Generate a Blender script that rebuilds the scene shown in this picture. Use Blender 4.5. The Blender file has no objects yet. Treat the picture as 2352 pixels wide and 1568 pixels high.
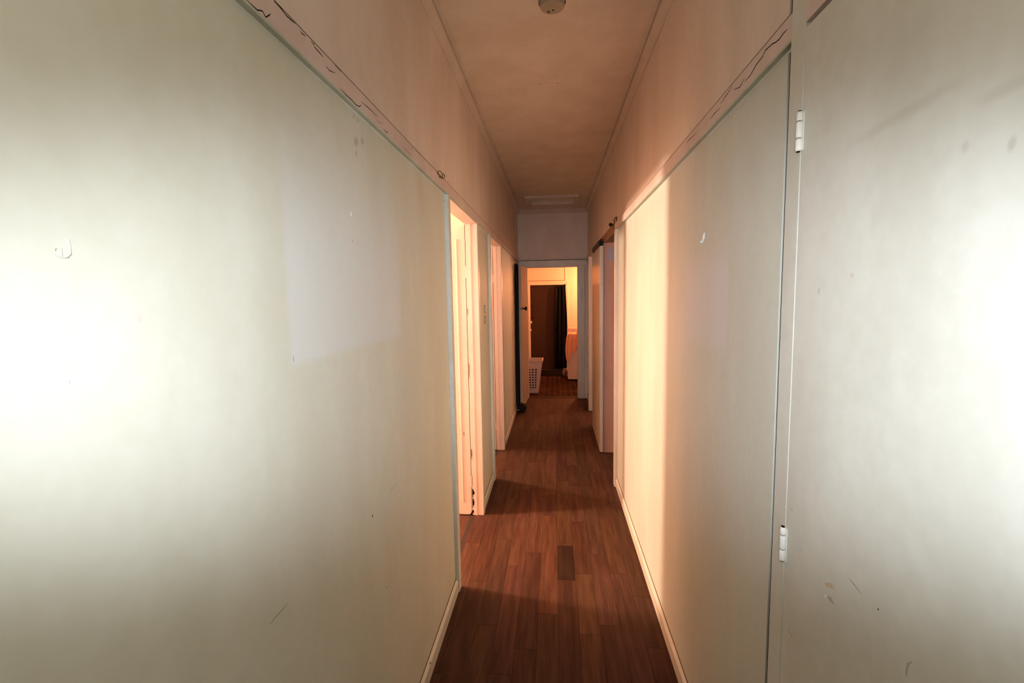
import bpy, bmesh, math, random
from mathutils import Vector, Matrix

random.seed(7)
S = bpy.context.scene
COL = S.collection

# ------------------------------------------------------------------ camera
F_PX, YAW, PITCH, ROLL, CAM_H = 1077.69, 0.0909572, -0.0966131, 0.0173457, 1.58
cam_d = bpy.data.cameras.new('camera')
cam_d.sensor_width = 36.0
cam_d.lens = F_PX / 2352.0 * 36.0
cam_d.clip_start = 0.01
cam = bpy.data.objects.new('camera', cam_d)
COL.objects.link(cam)
R = (Matrix.Rotation(YAW, 3, 'Z') @ Matrix.Rotation(PITCH, 3, 'X') @ Matrix.Rotation(ROLL, 3, 'Y'))
r, f, u = R.col[0], R.col[1], R.col[2]
cam.matrix_world = Matrix(((r.x, u.x, -f.x, 0), (r.y, u.y, -f.y, 0), (r.z, u.z, -f.z, CAM_H), (0, 0, 0, 1)))
S.camera = cam

# ------------------------------------------------------------------ world, exposure
w = bpy.data.worlds.new('world')
S.world = w
w.use_nodes = True
w.node_tree.nodes['Background'].inputs[0].default_value = (0.02, 0.018, 0.015, 1)
w.node_tree.nodes['Background'].inputs[1].default_value = 0.2
S.view_settings.view_transform = 'Standard'
S.view_settings.look = 'None'
S.view_settings.gamma = 1.0
S.view_settings.use_curve_mapping = False
S.view_settings.exposure = 0.0

# ------------------------------------------------------------------ lights
def point(name, loc, power, col, rad):
    d = bpy.data.lights.new(name, 'POINT')
    d.energy = power; d.color = col; d.shadow_soft_size = rad
    o = bpy.data.objects.new(name, d); COL.objects.link(o); o.location = loc
    return o

def spot(name, loc, target, power, col, rad, angle, blend):
    d = bpy.data.lights.new(name, 'SPOT')
    d.energy = power; d.color = col; d.shadow_soft_size = rad
    d.spot_size = math.radians(angle); d.spot_blend = blend
    o = bpy.data.objects.new(name, d); COL.objects.link(o); o.location = loc
    o.rotation_euler = (Vector(target) - Vector(loc)).to_track_quat('-Z', 'Y').to_euler()
    return o

WARM = (1.0, 0.69, 0.50)
ORANGE = (1.0, 0.32, 0.12)
# added spots just behind the camera, shaped into bright pools on the walls
h1 = spot('wall_pool_spot', (0.04, -0.16, 1.56), (-0.54, 1.30, 1.48), 80.0, (0.84, 0.89, 1.0), 0.05, 68, 1.0)
h2 = spot('wall_pool_spot', (-0.04, -0.16, 1.56), (0.483, 1.20, 1.45), 88.0, (0.85, 0.91, 1.0), 0.05, 66, 1.0)
h1.scale = h2.scale = (1.15, 0.72, 1.0)
point('fill_point', (0.0, -0.15, 2.0), 8.0, (1.0, 0.94, 0.86), 0.10)  # added fill light to lift the ceiling and upper walls
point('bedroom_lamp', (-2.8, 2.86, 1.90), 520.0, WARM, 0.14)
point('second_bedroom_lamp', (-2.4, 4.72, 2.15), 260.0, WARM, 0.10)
point('side_room_lamp', (1.95, 6.90, 2.05), 50.0, WARM, 0.08)
point('laundry_lamp', (0.98, 10.10, 1.85), 84.0, ORANGE, 0.06)

# ------------------------------------------------------------------ materials
def new_mat(name):
    m = bpy.data.materials.new(name); m.use_nodes = True
    nt = m.node_tree
    b = nt.nodes['Principled BSDF']
    return m, nt, b

def mth(nt, op, a, b=None, c=None):
    n = nt.nodes.new('ShaderNodeMath'); n.operation = op
    for i, v in enumerate((a, b, c)):
        if v is None: continue
        if isinstance(v, (int, float)): n.inputs[i].default_value = v
        else: nt.links.new(v, n.inputs[i])
    return n.outputs[0]

def mixc(nt, fac, a, b):
    n = nt.nodes.new('ShaderNodeMix'); n.data_type = 'RGBA'
    if isinstance(fac, (int, float)): n.inputs[0].default_value = fac
    else: nt.links.new(fac, n.inputs[0])
    for idx, v in ((6, a), (7, b)):
        if isinstance(v, tuple): n.inputs[idx].default_value = (*v[:3], 1)
        else: nt.links.new(v, n.inputs[idx])
    return n.outputs[2]

def maprange(nt, v, a, b, c, d, smooth=True):
    n = nt.nodes.new('ShaderNodeMapRange')
    n.interpolation_type = 'SMOOTHSTEP' if smooth else 'LINEAR'
    nt.links.new(v, n.inputs[0])
    for i, x in enumerate((a, b, c, d)): n.inputs[i + 1].default_value = x
    return n.outputs[0]

def noise(nt, vec, scale, detail=2.0, rough=0.5):
    n = nt.nodes.new('ShaderNodeTexNoise')
    n.inputs['Scale'].default_value = scale; n.inputs['Detail'].default_value = detail
    n.inputs['Roughness'].default_value = rough
    if vec is not None: nt.links.new(vec, n.inputs['Vector'])
    return n.outputs[0]

def scaled(nt, vec, sc):
    n = nt.nodes.new('ShaderNodeVectorMath'); n.operation = 'MULTIPLY'
    nt.links.new(vec, n.inputs[0]); n.inputs[1].default_value = sc
    return n.outputs[0]

def blob(nt, Y, Z, cy, cz, ry, rz, ang=0.0, soft=0.5):
    ca, sa = math.cos(ang), math.sin(ang)
    dy = mth(nt, 'SUBTRACT', Y, cy); dz = mth(nt, 'SUBTRACT', Z, cz)
    a = mth(nt, 'ADD', mth(nt, 'MULTIPLY', dy, ca / ry), mth(nt, 'MULTIPLY', dz, sa / ry))
    b = mth(nt, 'ADD', mth(nt, 'MULTIPLY', dy, -sa / rz), mth(nt, 'MULTIPLY', dz, ca / rz))
    d = mth(nt, 'SQRT', mth(nt, 'ADD', mth(nt, 'MULTIPLY', a, a), mth(nt, 'MULTIPLY', b, b)))
    return maprange(nt, d, 1.0 - soft, 1.0 + soft * 0.3, 1.0, 0.0)

def boxmask(nt, Y, Z, y0, y1, z0, z1, sy0, sy1, sz0, sz1):
    a = maprange(nt, Y, y0 - sy0, y0 + sy0, 0, 1)
    b = maprange(nt, Y, y1 - sy1, y1 + sy1, 1, 0)
    c = maprange(nt, Z, z0 - sz0, z0 + sz0, 0, 1)
    d = maprange(nt, Z, z1 - sz1, z1 + sz1, 1, 0)
    return mth(nt, 'MULTIPLY', mth(nt, 'MULTIPLY', a, b), mth(nt, 'MULTIPLY', c, d))

def paint(name, col, rough=0.5, mottle=0.05, bump=0.02, blobs=(), boxes=(), spec=0.4):
    """aged wall paint: faint mottling, roller texture, and its stains"""
    m, nt, b = new_mat(name)
    geo = nt.nodes.new('ShaderNodeNewGeometry')
    P = geo.outputs['Position']
    sep = nt.nodes.new('ShaderNodeSeparateXYZ'); nt.links.new(P, sep.inputs[0])
    Y, Z = sep.outputs[1], sep.outputs[2]
    n1 = noise(nt, scaled(nt, P, (3.0, 3.0, 1.1)), 1.6, 3.0)
    n2 = noise(nt, P, 34.0, 2.0)
    k = mth(nt, 'ADD', mth(nt, 'MULTIPLY', n1, 0.75), mth(nt, 'MULTIPLY', n2, 0.25))
    dark = tuple(c * (1 - 2.2 * mottle) * q for c, q in zip(col, (1.0, 0.985, 0.95)))
    lite = tuple(min(1, c * (1 + 1.6 * mottle)) for c in col)
    out = mixc(nt, maprange(nt, k, 0.32, 0.68, 0, 1), dark, lite)
    for (y0, y1, z0, z1, s, c2, amt) in boxes:
        mk = boxmask(nt, Y, Z, y0, y1, z0, z1, *s)
        out = mixc(nt, mth(nt, 'MULTIPLY', mk, amt), out, c2)
    for (cy, cz, ry, rz, ang, soft, c2, amt) in blobs:
        mk = blob(nt, Y, Z, cy, cz, ry, rz, ang, soft)
        out = mixc(nt, mth(nt, 'MULTIPLY', mk, amt), out, c2)
    nt.links.new(out, b.inputs['Base Color'])
    b.inputs['Roughness'].default_value = rough
    b.inputs['Specular IOR Level'].default_value = spec
    if bump:
        bp = nt.nodes.new('ShaderNodeBump'); bp.inputs['Strength'].default_value = bump
        bp.inputs['Distance'].default_value = 0.01
        nt.links.new(noise(nt, P, 150.0, 2.0), bp.inputs['Height'])
        nt.links.new(bp.outputs[0], b.inputs['Normal'])
    return m

def plain(name, col, rough=0.6, metal=0.0, var=0.12, scale=30.0, spec=0.4, bump=0.0):
    m, nt, b = new_mat(name)
    tc = nt.nodes.new('ShaderNodeTexCoord')
    n = noise(nt, tc.outputs['Object'], scale, 3.0)
    out = mixc(nt, n, tuple(c * (1 - var) for c in col), tuple(min(1, c * (1 + var)) for c in col))
    nt.links.new(out, b.inputs['Base Color'])
    b.inputs['Roughness'].default_value = rough
    b.inputs['Metallic'].default_value = metal
    b.inputs['Specular IOR Level'].default_value = spec
    if bump:
        bp = nt.nodes.new('ShaderNodeBump'); bp.inputs['Strength'].default_value = bump
        bp.inputs['Distance'].default_value = 0.01
        nt.links.new(n, bp.inputs['Height']); nt.links.new(bp.outputs[0], b.inputs['Normal'])
    return m

def wood_floor():
    m, nt, b = new_mat('floor_timber')
    geo = nt.nodes.new('ShaderNodeNewGeometry'); P = geo.outputs['Position']
    oi = nt.nodes.new('ShaderNodeObjectInfo')
    off = nt.nodes.new('ShaderNodeVectorMath'); off.operation = 'ADD'
    nt.links.new(P, off.inputs[0])
    cmb = nt.nodes.new('ShaderNodeCombineXYZ')
    nt.links.new(mth(nt, 'MULTIPLY', oi.outputs['Random'], 37.0), cmb.inputs[0])
    nt.links.new(mth(nt, 'MULTIPLY', oi.outputs['Random'], 11.0), cmb.inputs[1])
    nt.links.new(cmb.outputs[0], off.inputs[1])
    V = off.outputs[0]
    g1 = noise(nt, scaled(nt, V, (26.0, 2.2, 1.0)), 1.0, 4.0, 0.6)
    g2 = noise(nt, scaled(nt, V, (140.0, 5.0, 1.0)), 1.0, 2.0, 0.6)
    k = mth(nt, 'ADD', mth(nt, 'MULTIPLY', g1, 0.7), mth(nt, 'MULTIPLY', g2, 0.3))
    c = mixc(nt, maprange(nt, k, 0.3, 0.72, 0, 1), (0.052, 0.021, 0.012), (0.120, 0.055, 0.032))
    mul = nt.nodes.new('ShaderNodeMix'); mul.data_type = 'RGBA'; mul.blend_type = 'MULTIPLY'
    mul.inputs[0].default_value = 1.0
    nt.links.new(c, mul.inputs[6]); nt.links.new(oi.outputs['Color'], mul.inputs[7])
    nt.links.new(mul.outputs[2], b.inputs['Base Color'])
    b.inputs['Roughness'].default_value = 0.6
    b.inputs['Specular IOR Level'].default_value = 0.12
    bp = nt.nodes.new('ShaderNodeBump'); bp.inputs['Strength'].default_value = 0.06
    bp.inputs['Distance'].default_value = 0.005
    nt.links.new(g2, bp.inputs['Height']); nt.links.new(bp.outputs[0], b.inputs['Normal'])
    return m

def tile_mat():
    m, nt, b = new_mat('laundry_tile')
    oi = nt.nodes.new('ShaderNodeObjectInfo')
    geo = nt.nodes.new('ShaderNodeNewGeometry')
    n = noise(nt, geo.outputs['Position'], 25.0, 3.0)
    c = mixc(nt, mth(nt, 'ADD', mth(nt, 'MULTIPLY', oi.outputs['Random'], 0.6), mth(nt, 'MULTIPLY', n, 0.4)),
             (0.026, 0.014, 0.008), (0.075, 0.038, 0.018))
    nt.links.new(c, b.inputs['Base Color']); b.inputs['Roughness'].default_value = 0.8
    b.inputs['Specular IOR Level'].default_value = 0.03
    return m

BROWN = (0.30, 0.22, 0.16)
PATCH = (0.745, 0.79, 0.83)
M = {}
M['wall_left'] = paint('wall_paint_left', (0.69, 0.705, 0.60), 0.55, 0.022, 0.02,
    blobs=[(1.2905, 2.0757, .010, .006, .9, .6, BROWN, .35), (1.3162, 2.074, .010, .006, .8, .6, BROWN, .35),
           (1.2974, 2.0105, .020, .014, .6, .7, BROWN, .45), (1.3407, 2.0256, .014, .012, .9, .7, BROWN, .40),
           (1.2936, 1.9783, .010, .008, 0, .7, BROWN, .35), (.5672, 1.5598, .006, .009, 0, .7, (.66, .55, .48), .45),
           (1.93, 2.02, .07, .13, 0, 1.0, (.50, .42, .27), .25)],
    boxes=[(.915, 1.62, 1.445, 1.84, (.014, .03, .012, .20), PATCH, .45)])
M['wall_right'] = paint('wall_paint_right', (0.655, 0.685, 0.62), 0.55, 0.022, 0.02,
    boxes=[(1.43, 1.88, 1.40, 1.69, (.012, .05, .04, .06), (.72, .72, .76), .55)],
    blobs=[(3.185, 1.772, .010, .007, 0, .5, BROWN, .5), (3.184, 1.748, .008, .006, 0, .5, BROWN, .4)])
M['upper'] = paint('upper_wall_paint', (0.78, 0.68, 0.60), 0.6, 0.03, 0.02)
M['endwall'] = paint('end_wall_paint', (0.86, 0.78, 0.70), 0.6, 0.03, 0.02)
M['ceiling'] = paint('ceiling_paint', (0.78, 0.68, 0.58), 0.65, 0.03, 0.02)
M['cornice'] = paint('cornice_paint', (0.72, 0.63, 0.55), 0.5, 0.03, 0.0)
M['pink'] = paint('rail_pink_paint', (0.72, 0.60, 0.55), 0.5, 0.04, 0.0)
M['green'] = paint('rail_green_paint', (0.52, 0.56, 0.48), 0.5, 0.05, 0.0)
M['trim'] = paint('trim_gloss_paint', (0.74, 0.72, 0.63), 0.32, 0.04, 0.0, spec=0.5)
M['trimcool'] = paint('architrave_paint', (0.74, 0.78, 0.74), 0.4, 0.05, 0.0, spec=0.5)
M['jamb'] = paint('jamb_paint', (0.72, 0.62, 0.55), 0.4, 0.03, 0.0)
M['cupboard'] = paint('cupboard_paint', (0.66, 0.67, 0.61), 0.5, 0.035, 0.02,
    blobs=[(0.7319, 1.8208, .115, .011, -.047, .8, (.38, .33, .27), .24), (0.5686, 1.7919, .045, .010, 0, .8, (.38, .33, .27), .22),
           (0.5589, 1.7311, .006, .010, .2, .7, (.36, .31, .25), .35), (0.9117, 1.5793, .005, .008, 0, .7, (.50, .44, .36), .5),
           (0.8169, 1.6046, .006, .005, 0, .7, (.50, .44, .36), .45), (0.6169, 1.7452, .006, .009, 0, .7, (.42, .37, .3), .28)])
M['sill'] = plain('side_room_paint', (0.76, 0.54, 0.40), 0.7)  # tinted orange so the light bounced onto the jambs turns warm
M['laundry'] = plain('laundry_wall_paint', (0.80, 0.71, 0.60), 0.6, var=0.03, scale=3)
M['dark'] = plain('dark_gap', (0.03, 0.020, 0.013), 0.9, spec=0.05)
M['crack'] = plain('crack_black', (0.012, 0.008, 0.007), 0.95, spec=0.1)
M['gapline'] = plain('gap_brown', (0.16, 0.10, 0.065), 0.9, spec=0.1)
M['scuff'] = plain('scuff_brown', (0.17, 0.13, 0.09), 0.9)
M['tan'] = plain('bare_tan', (0.58, 0.47, 0.35), 0.8)
M['chipgrey'] = plain('chip_grey', (0.45, 0.41, 0.36), 0.8)
M['leafpaint'] = paint('hall_leaf_paint', (0.60, 0.53, 0.46), 0.75, 0.03, 0.0, spec=0.15)
M['white'] = plain('white_chip', (0.86, 0.86, 0.83), 0.5)
M['floor'] = wood_floor()
M['slab'] = plain('subfloor', (0.035, 0.018, 0.012), 0.9)
M['tile'] = tile_mat()
M['grout'] = plain('grout', (0.15, 0.105, 0.062), 0.95, spec=0.0)
M['black'] = plain('black_cloth', (0.010, 0.010, 0.012), 0.85)
M['curtain'] = plain('black_sheen', (0.002, 0.0025, 0.004), 0.55, spec=0.12)
M['blackmetal'] = plain('black_metal', (0.012, 0.011, 0.010), 0.5, 0.3)
M['brass'] = plain('aged_metal', (0.16, 0.09, 0.05), 0.5, 0.5)
M['timber'] = plain('raw_timber', (0.34, 0.20, 0.12), 0.6, var=0.25, scale=18)
M['barn'] = paint('barn_door_paint', (0.60, 0.52, 0.43), 0.28, 0.04, 0.0, spec=0.5)
M['pinkjamb'] = paint('pink_jamb_paint', (0.76, 0.47, 0.36), 0.5, 0.04, 0.0)
M['hinge'] = plain('hinge_white', (0.85, 0.83, 0.76), 0.4)
M['plastic'] = plain('cream_plastic', (0.62, 0.55, 0.44), 0.45)
M['detector'] = plain('detector_plastic', (0.42, 0.36, 0.27), 0.5)
M['switch'] = plain('switch_plastic', (0.60, 0.52, 0.38), 0.4)
M['basket'] = plain('basket_plastic', (0.74, 0.66, 0.60), 0.45, var=0.03)
M['washer'] = plain('washer_enamel', (0.70, 0.64, 0.58), 0.35, var=0.03)
M['towel'] = plain('towel_peach', (0.85, 0.50, 0.33), 0.95, scale=120, bump=0.3)
M['brown'] = plain('dark_brown_door', (0.042, 0.025, 0.017), 0.7, var=0.2, scale=8, spec=0.15)
M['mat'] = plain('dark_mat', (0.010, 0.008, 0.007), 1.0, spec=0.0)
M['bag'] = plain('grey_plastic_bag', (0.22, 0.18, 0.15), 0.5)
M['paper'] = plain('lilac_paper', (0.60, 0.56, 0.72), 0.7, scale=90, var=0.2)
M['glint'] = plain('glossy_patch', (0.70, 0.68, 0.68), 0.12, 0.0, spec=1.0, bump=0.6, scale=60)
M['chrome'] = plain('bright_metal', (0.8, 0.78, 0.74), 0.2, 0.9)
M['hatch'] = paint('hatch_paint', (0.84, 0.86, 0.76), 0.5, 0.04, 0.0)

# ------------------------------------------------------------------ helpers
def tag(o, label=None, cat=None, group=None, kind=None):
    if label: o['label'] = label
    if cat: o['category'] = cat
    if group: o['group'] = group
    if kind: o['kind'] = kind
    return o

def box(bm, x0, x1, y0, y1, z0, z1, mi=0, bev=0.0):
    x0, x1 = sorted((x0, x1)); y0, y1 = sorted((y0, y1)); z0, z1 = sorted((z0, z1))
    vs = [bm.verts.new((x, y, z)) for z in (z0, z1) for y in (y0, y1) for x in (x0, x1)]
    fs = [bm.faces.new([vs[i] for i in q]) for q in
          ((0, 2, 3, 1), (4, 5, 7, 6), (0, 1, 5, 4), (2, 6, 7, 3), (0, 4, 6, 2), (1, 3, 7, 5))]
    for q in fs: q.material_index = mi
    if bev > 0:
        es = list({e for q in fs for e in q.edges})
        bmesh.ops.bevel(bm, geom=es, offset=bev, segments=1, affect='EDGES', profile=0.5)
    return fs

def prism_y(bm, prof, y0, y1, mi=None):
    """extrude an (x,z) profile along y; mi gives a material per profile edge"""
    a = [bm.verts.new((x, y0, z)) for x, z in prof]
    b = [bm.verts.new((x, y1, z)) for x, z in prof]
    n = len(prof)
    bm.faces.new(a); bm.faces.new(list(reversed(b)))
    for i in range(n):
        q = bm.faces.new((a[i], b[i], b[(i + 1) % n], a[(i + 1) % n]))
        if mi: q.material_index = mi[i]

def prism_x(bm, prof, x0, x1, mi=None):
    a = [bm.verts.new((x0, y, z)) for y, z in prof]
    b = [bm.verts.new((x1, y, z)) for y, z in prof]
    n = len(prof)
    bm.faces.new(a); bm.faces.new(list(reversed(b)))
    for i in range(n):
        q = bm.faces.new((a[i], b[i], b[(i + 1) % n], a[(i + 1) % n]))
        if mi: q.material_index = mi[i]

def tube(bm, pts, rad, seg=8, mi=0):
    pts = [Vector(p) for p in pts]
    rads = rad if isinstance(rad, (list, tuple)) else [rad] * len(pts)
    rings = []
    for i, p in enumerate(pts):
        t = (pts[min(i + 1, len(pts) - 1)] - pts[max(i - 1, 0)]).normalized()
        up = Vector((0, 0, 1)) if abs(t.z) < 0.9 else Vector((0, 1, 0))
        a = t.cross(up).normalized(); b = t.cross(a)
        rings.append([bm.verts.new(p + rads[i] * (math.cos(k * 2 * math.pi / seg) * a + math.sin(k * 2 * math.pi / seg) * b))
                      for k in range(seg)])
    for i in range(len(rings) - 1):
        for k in range(seg):
            bm.faces.new((rings[i][k], rings[i][(k + 1) % seg], rings[i + 1][(k + 1) % seg], rings[i + 1][k])).material_index = mi
    bm.faces.new(list(reversed(rings[0]))).material_index = mi
    bm.faces.new(rings[-1]).material_index = mi

def lathe(bm, prof, c=(0, 0, 0), seg=32, axis='Z'):
    rings = []
    for (rr, h) in prof:
        ring = []
        for k in range(seg):
            t = k * 2 * math.pi / seg
            v = Vector((rr * math.cos(t), rr * math.sin(t), h))
            if axis == 'X': v = Vector((v.z, v.x, v.y))
            if axis == 'Y': v = Vector((v.x, v.z, v.y))
            ring.append(bm.verts.new(Vector(c) + v))
        rings.append(ring)
    for i in range(len(rings) - 1):
        for k in range(seg):
            bm.faces.new((rings[i][k], rings[i][(k + 1) % seg], rings[i + 1][(k + 1) % seg], rings[i + 1][k]))
    bm.faces.new(list(reversed(rings[0]))); bm.faces.new(rings[-1])

def link(name, bm, mats, parent=None, smooth=False):
    bmesh.ops.recalc_face_normals(bm, faces=bm.faces[:])
    me = bpy.data.meshes.new(name); bm.to_mesh(me); bm.free()
    for m in (mats if isinstance(mats, (list, tuple)) else [mats]): me.materials.append(m)
    if smooth:
        for p in me.polygons: p.use_smooth = True
    o = bpy.data.objects.new(name, me); COL.objects.link(o)
    if parent is not None:
        o.parent = parent
        o.matrix_parent_inverse = parent.matrix_basis.inverted()
    return o

def mesh(name, fn, mats, parent=None, smooth=False):
    bm = bmesh.new(); fn(bm)
    return link(name, bm, mats, parent, smooth)

def empty(name, loc=(0, 0, 0)):
    o = bpy.data.objects.new(name, None); COL.objects.link(o); o.location = loc
    o.empty_display_size = 0.1
    return o

def bx(name, b, mat, parent=None, bev=0.0):
    return mesh(name, lambda bm: box(bm, *b, bev=bev), mat, parent)

def struct(o, label, cat):
    return tag(o, label, cat, kind='structure')

def ribbon(name, x, pts, width, mat, parent, thick=0.0008, side=1, taper=True):
    """a thin dark crack or scratch lying on a wall plane x, points are (y, z)"""
    bm = bmesh.new()
    n = len(pts)
    rows = []
    for i, (y, z) in enumerate(pts):
        a = Vector(pts[max(i - 1, 0)]); b = Vector(pts[min(i + 1, n - 1)])
        t = (b - a).normalized() if (b - a).length > 1e-9 else Vector((1, 0))
        nn = Vector((-t.y, t.x))
        wd = width * (0.35 if taper and i in (0, n - 1) else 1.0) * 0.5
        p, q = Vector((y, z)) + nn * wd, Vector((y, z)) - nn * wd
        rows.append([bm.verts.new((x + side * thick, p.x, p.y)), bm.verts.new((x + side * thick, q.x, q.y)),
                     bm.verts.new((x - side * thick, q.x, q.y)), bm.verts.new((x - side * thick, p.x, p.y))])
    for i in range(n - 1):
        for k in range(4):
            bm.faces.new((rows[i][k], rows[i][(k + 1) % 4], rows[i + 1][(k + 1) % 4], rows[i + 1][k]))
    bm.faces.new(rows[0]); bm.faces.new(list(reversed(rows[-1])))
    return link(name, bm, mat, parent)

def chip(name, pts3, normal, thick, mat, parent):
    bm = bmesh.new()
    nrm = Vector(normal)
    a = [bm.verts.new(Vector(p) + nrm * thick) for p in pts3]
    b = [bm.verts.new(Vector(p) - nrm * thick) for p in pts3]
    bm.faces.new(a); bm.faces.new(list(reversed(b)))
    for i in range(len(a)):
        j = (i + 1) % len(a); bm.faces.new((a[i], a[j], b[j], b[i]))
    return link(name, bm, mat, parent)

# ------------------------------------------------------------------ dimensions
XL, XR = -0.54, 0.505
WT = 0.08
ZC = 2.845
Y0, YE = -1.3, 7.16
RZ0, RZ1 = 2.086, 2.138
D1 = (2.40, 3.235); D2 = (3.93, 4.685)
B1 = (3.86, 4.65); B2 = (5.66, 6.36)
HEAD = 2.075
LIN = 0.02

# ------------------------------------------------------------------ shell
def wall_with_openings(name, xa, xb, spans, openings, mats, zsplit=2.12):
    bm = bmesh.new()
    ys = spans[0]
    for (a, b, h) in openings + [(spans[1], spans[1], 0)]:
        if a > ys:
            box(bm, xa, xb, ys, a, 0, zsplit, 0); box(bm, xa, xb, ys, a, zsplit, ZC, 1)
        if b > a:
            if zsplit > h: box(bm, xa, xb, a, b, h, zsplit, 0)
            box(bm, xa, xb, a, b, zsplit, ZC, 1)
        ys = b
    return link(name, bm, mats)

wall_left = wall_with_openings('wall_left', XL - WT, XL, (Y0, YE + .1),
    [(D1[0] - LIN, D1[1] + LIN, HEAD + LIN * .5), (D2[0] - LIN, D2[1] + LIN, HEAD + LIN * .5)], [M['wall_left'], M['upper']])
struct(wall_left, 'long painted left wall with a pale square patch and two doorways', 'wall')
wall_right = wall_with_openings('wall_right', XR, XR + WT, (1.112, YE + .1),
    [(B1[0] - LIN, B1[1] + LIN, HEAD + LIN * .5), (B2[0] - LIN, B2[1] + LIN, HEAD + LIN * .5)], [M['wall_right'], M['upper']])
struct(wall_right, 'painted right wall with a bright strip of lamplight beside the sliding door', 'wall')

def end_wall(bm):
    o0, o1, h = -.42, .37, 2.02
    box(bm, XL - WT, o0, YE, YE + .1, -.12, ZC); box(bm, o1, XR + WT, YE, YE + .1, -.12, ZC)
    box(bm, o0, o1, YE, YE + .1, h, ZC)
wall_end = mesh('wall_end', end_wall, M['endwall'])
struct(wall_end, 'cream wall across the end of the hallway above the laundry doorway', 'wall')
struct(bx('wall_back', (XL - WT, XR + .75, Y0 - .1, Y0, 0, ZC), M['wall_right']), 'plain wall closing the hallway behind the camera', 'wall')

ceiling = bx('ceiling', (XL - WT, XR + WT, Y0 - .1, YE + .1, ZC, ZC + .08), M['ceiling'])
struct(ceiling, 'cream painted hallway ceiling with dim warm light', 'ceiling')
for (x, y) in ((-.075, 2.96), (.032, 2.962)):
    mesh('screw_hole', lambda bm: lathe(bm, [(.004, -.001), (.004, .002)], (x, y, ZC), 10), M['scuff'], ceiling)

# floor and planks
floor = bx('floor', (XL - WT, XR + WT, Y0, YE + .1, -.06, -.004), M['slab'])
struct(floor, 'hallway floor of dark red brown timber strips', 'floor')

def plank_mesh(wd, ln, ch=.0008):
    bm = bmesh.new()
    hw, hl = wd / 2 - .0004, ln / 2 - .0004
    lo = [bm.verts.new((sx * hw, sy * hl, z)) for z, sx, sy in [(-.004, a, b) for a, b in ((-1, -1), (1, -1), (1, 1), (-1, 1))]]
    mi = [bm.verts.new((sx * hw, sy * hl, -ch)) for sx, sy in ((-1, -1), (1, -1), (1, 1), (-1, 1))]
    hi = [bm.verts.new((sx * (hw - ch), sy * (hl - ch), 0)) for sx, sy in ((-1, -1), (1, -1), (1, 1), (-1, 1))]
    bm.faces.new(hi)
    for A, B in ((lo, mi), (mi, hi)):
        for i in range(4): bm.faces.new((A[i], A[(i + 1) % 4], B[(i + 1) % 4], B[i]))
    bmesh.ops.recalc_face_normals(bm, faces=bm.faces[:])
    me = bpy.data.meshes.new('plank'); bm.to_mesh(me); bm.free(); me.materials.append(M['floor'])
    return me

PW = 0.0985
LENS = (.36, .48, .62, .80, 1.05)
PM = {L: plank_mesh(PW, L) for L in LENS}
DARKP = {(0, 2.665), (0, 3.56)}
x_first = .006 - PW * 6
cols = 12
rng = random.Random(21)
for c in range(cols):
    xc = x_first + PW * (c + .5)
    if xc - PW / 2 > XR + .06 or xc + PW / 2 < XL - .09: continue
    y = Y0 + rng.uniform(-.6, 0)
    while y < YE + .05:
        L = rng.choice(LENS)
        if c == 6 and y < 2.49 and y + L > 2.30: L = None
        if L is None:
            ln = 2.49 - y
            me = plank_mesh(PW, ln)
        else:
            ln = L; me = PM[L]
            if c == 6 and abs(y - 2.49) < 1e-6: ln = .36; me = PM[.36]
        if y + ln > Y0:
            if y + ln > YE + .1:
                ln = YE + .1 - y
                if ln < .05: break
                me = plank_mesh(PW, ln)
            o = bpy.data.objects.new('plank', me); COL.objects.link(o)
            o.parent = floor; o.location = (xc, y + ln / 2, 0)
            v = rng.choice((.78, .88, .95, 1.0, 1.05, 1.15))
            tint = (v, v * rng.uniform(.9, 1.06), v * rng.uniform(.85, 1.1))
            if c == 6 and (abs(y - 2.49) < 1e-6): tint = (.40, .42, .46)
            o.color = (*tint, 1)
        y += ln

# side rooms (seen only through the doorways, they hold the lamps)
def room(bm, x0, x1, y0, y1, hole_side, z0=0, z1=2.75, t=.06):
    box(bm, x0, x1, y0, y1, z0 - .05, z0 - .006, 1)
    box(bm, x0, x1, y0, y1, z1, z1 + .05, 0)
    box(bm, x0, x1, y0 - t, y0, z0, z1, 0); box(bm, x0, x1, y1, y1 + t, z0, z1, 0)
    if hole_side == 'R': box(bm, x0 - t, x0, y0 - t, y1 + t, z0, z1, 0)
    else: box(bm, x1, x1 + t, y0 - t, y1 + t, z0, z1, 0)
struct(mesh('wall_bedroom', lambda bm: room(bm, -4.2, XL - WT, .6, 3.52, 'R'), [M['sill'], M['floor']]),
       'lamplit peach room beyond the first doorway on the left', 'room')
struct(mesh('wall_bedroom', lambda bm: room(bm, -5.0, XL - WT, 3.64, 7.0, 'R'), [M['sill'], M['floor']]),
       'dim peach room beyond the second doorway on the left', 'room')
struct(mesh('wall_side_room', lambda bm: room(bm, XR + WT, 2.6, 2.9, 5.0, 'L'), [M['sill'], M['floor']]),
       'dark room beyond the sliding door', 'room')
struct(mesh('wall_side_room', lambda bm: room(bm, XR + WT, 2.6, 5.2, 7.10, 'L'), [M['sill'], M['floor']]),
       'dim room beyond the doorway past the sliding door', 'room')

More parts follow.
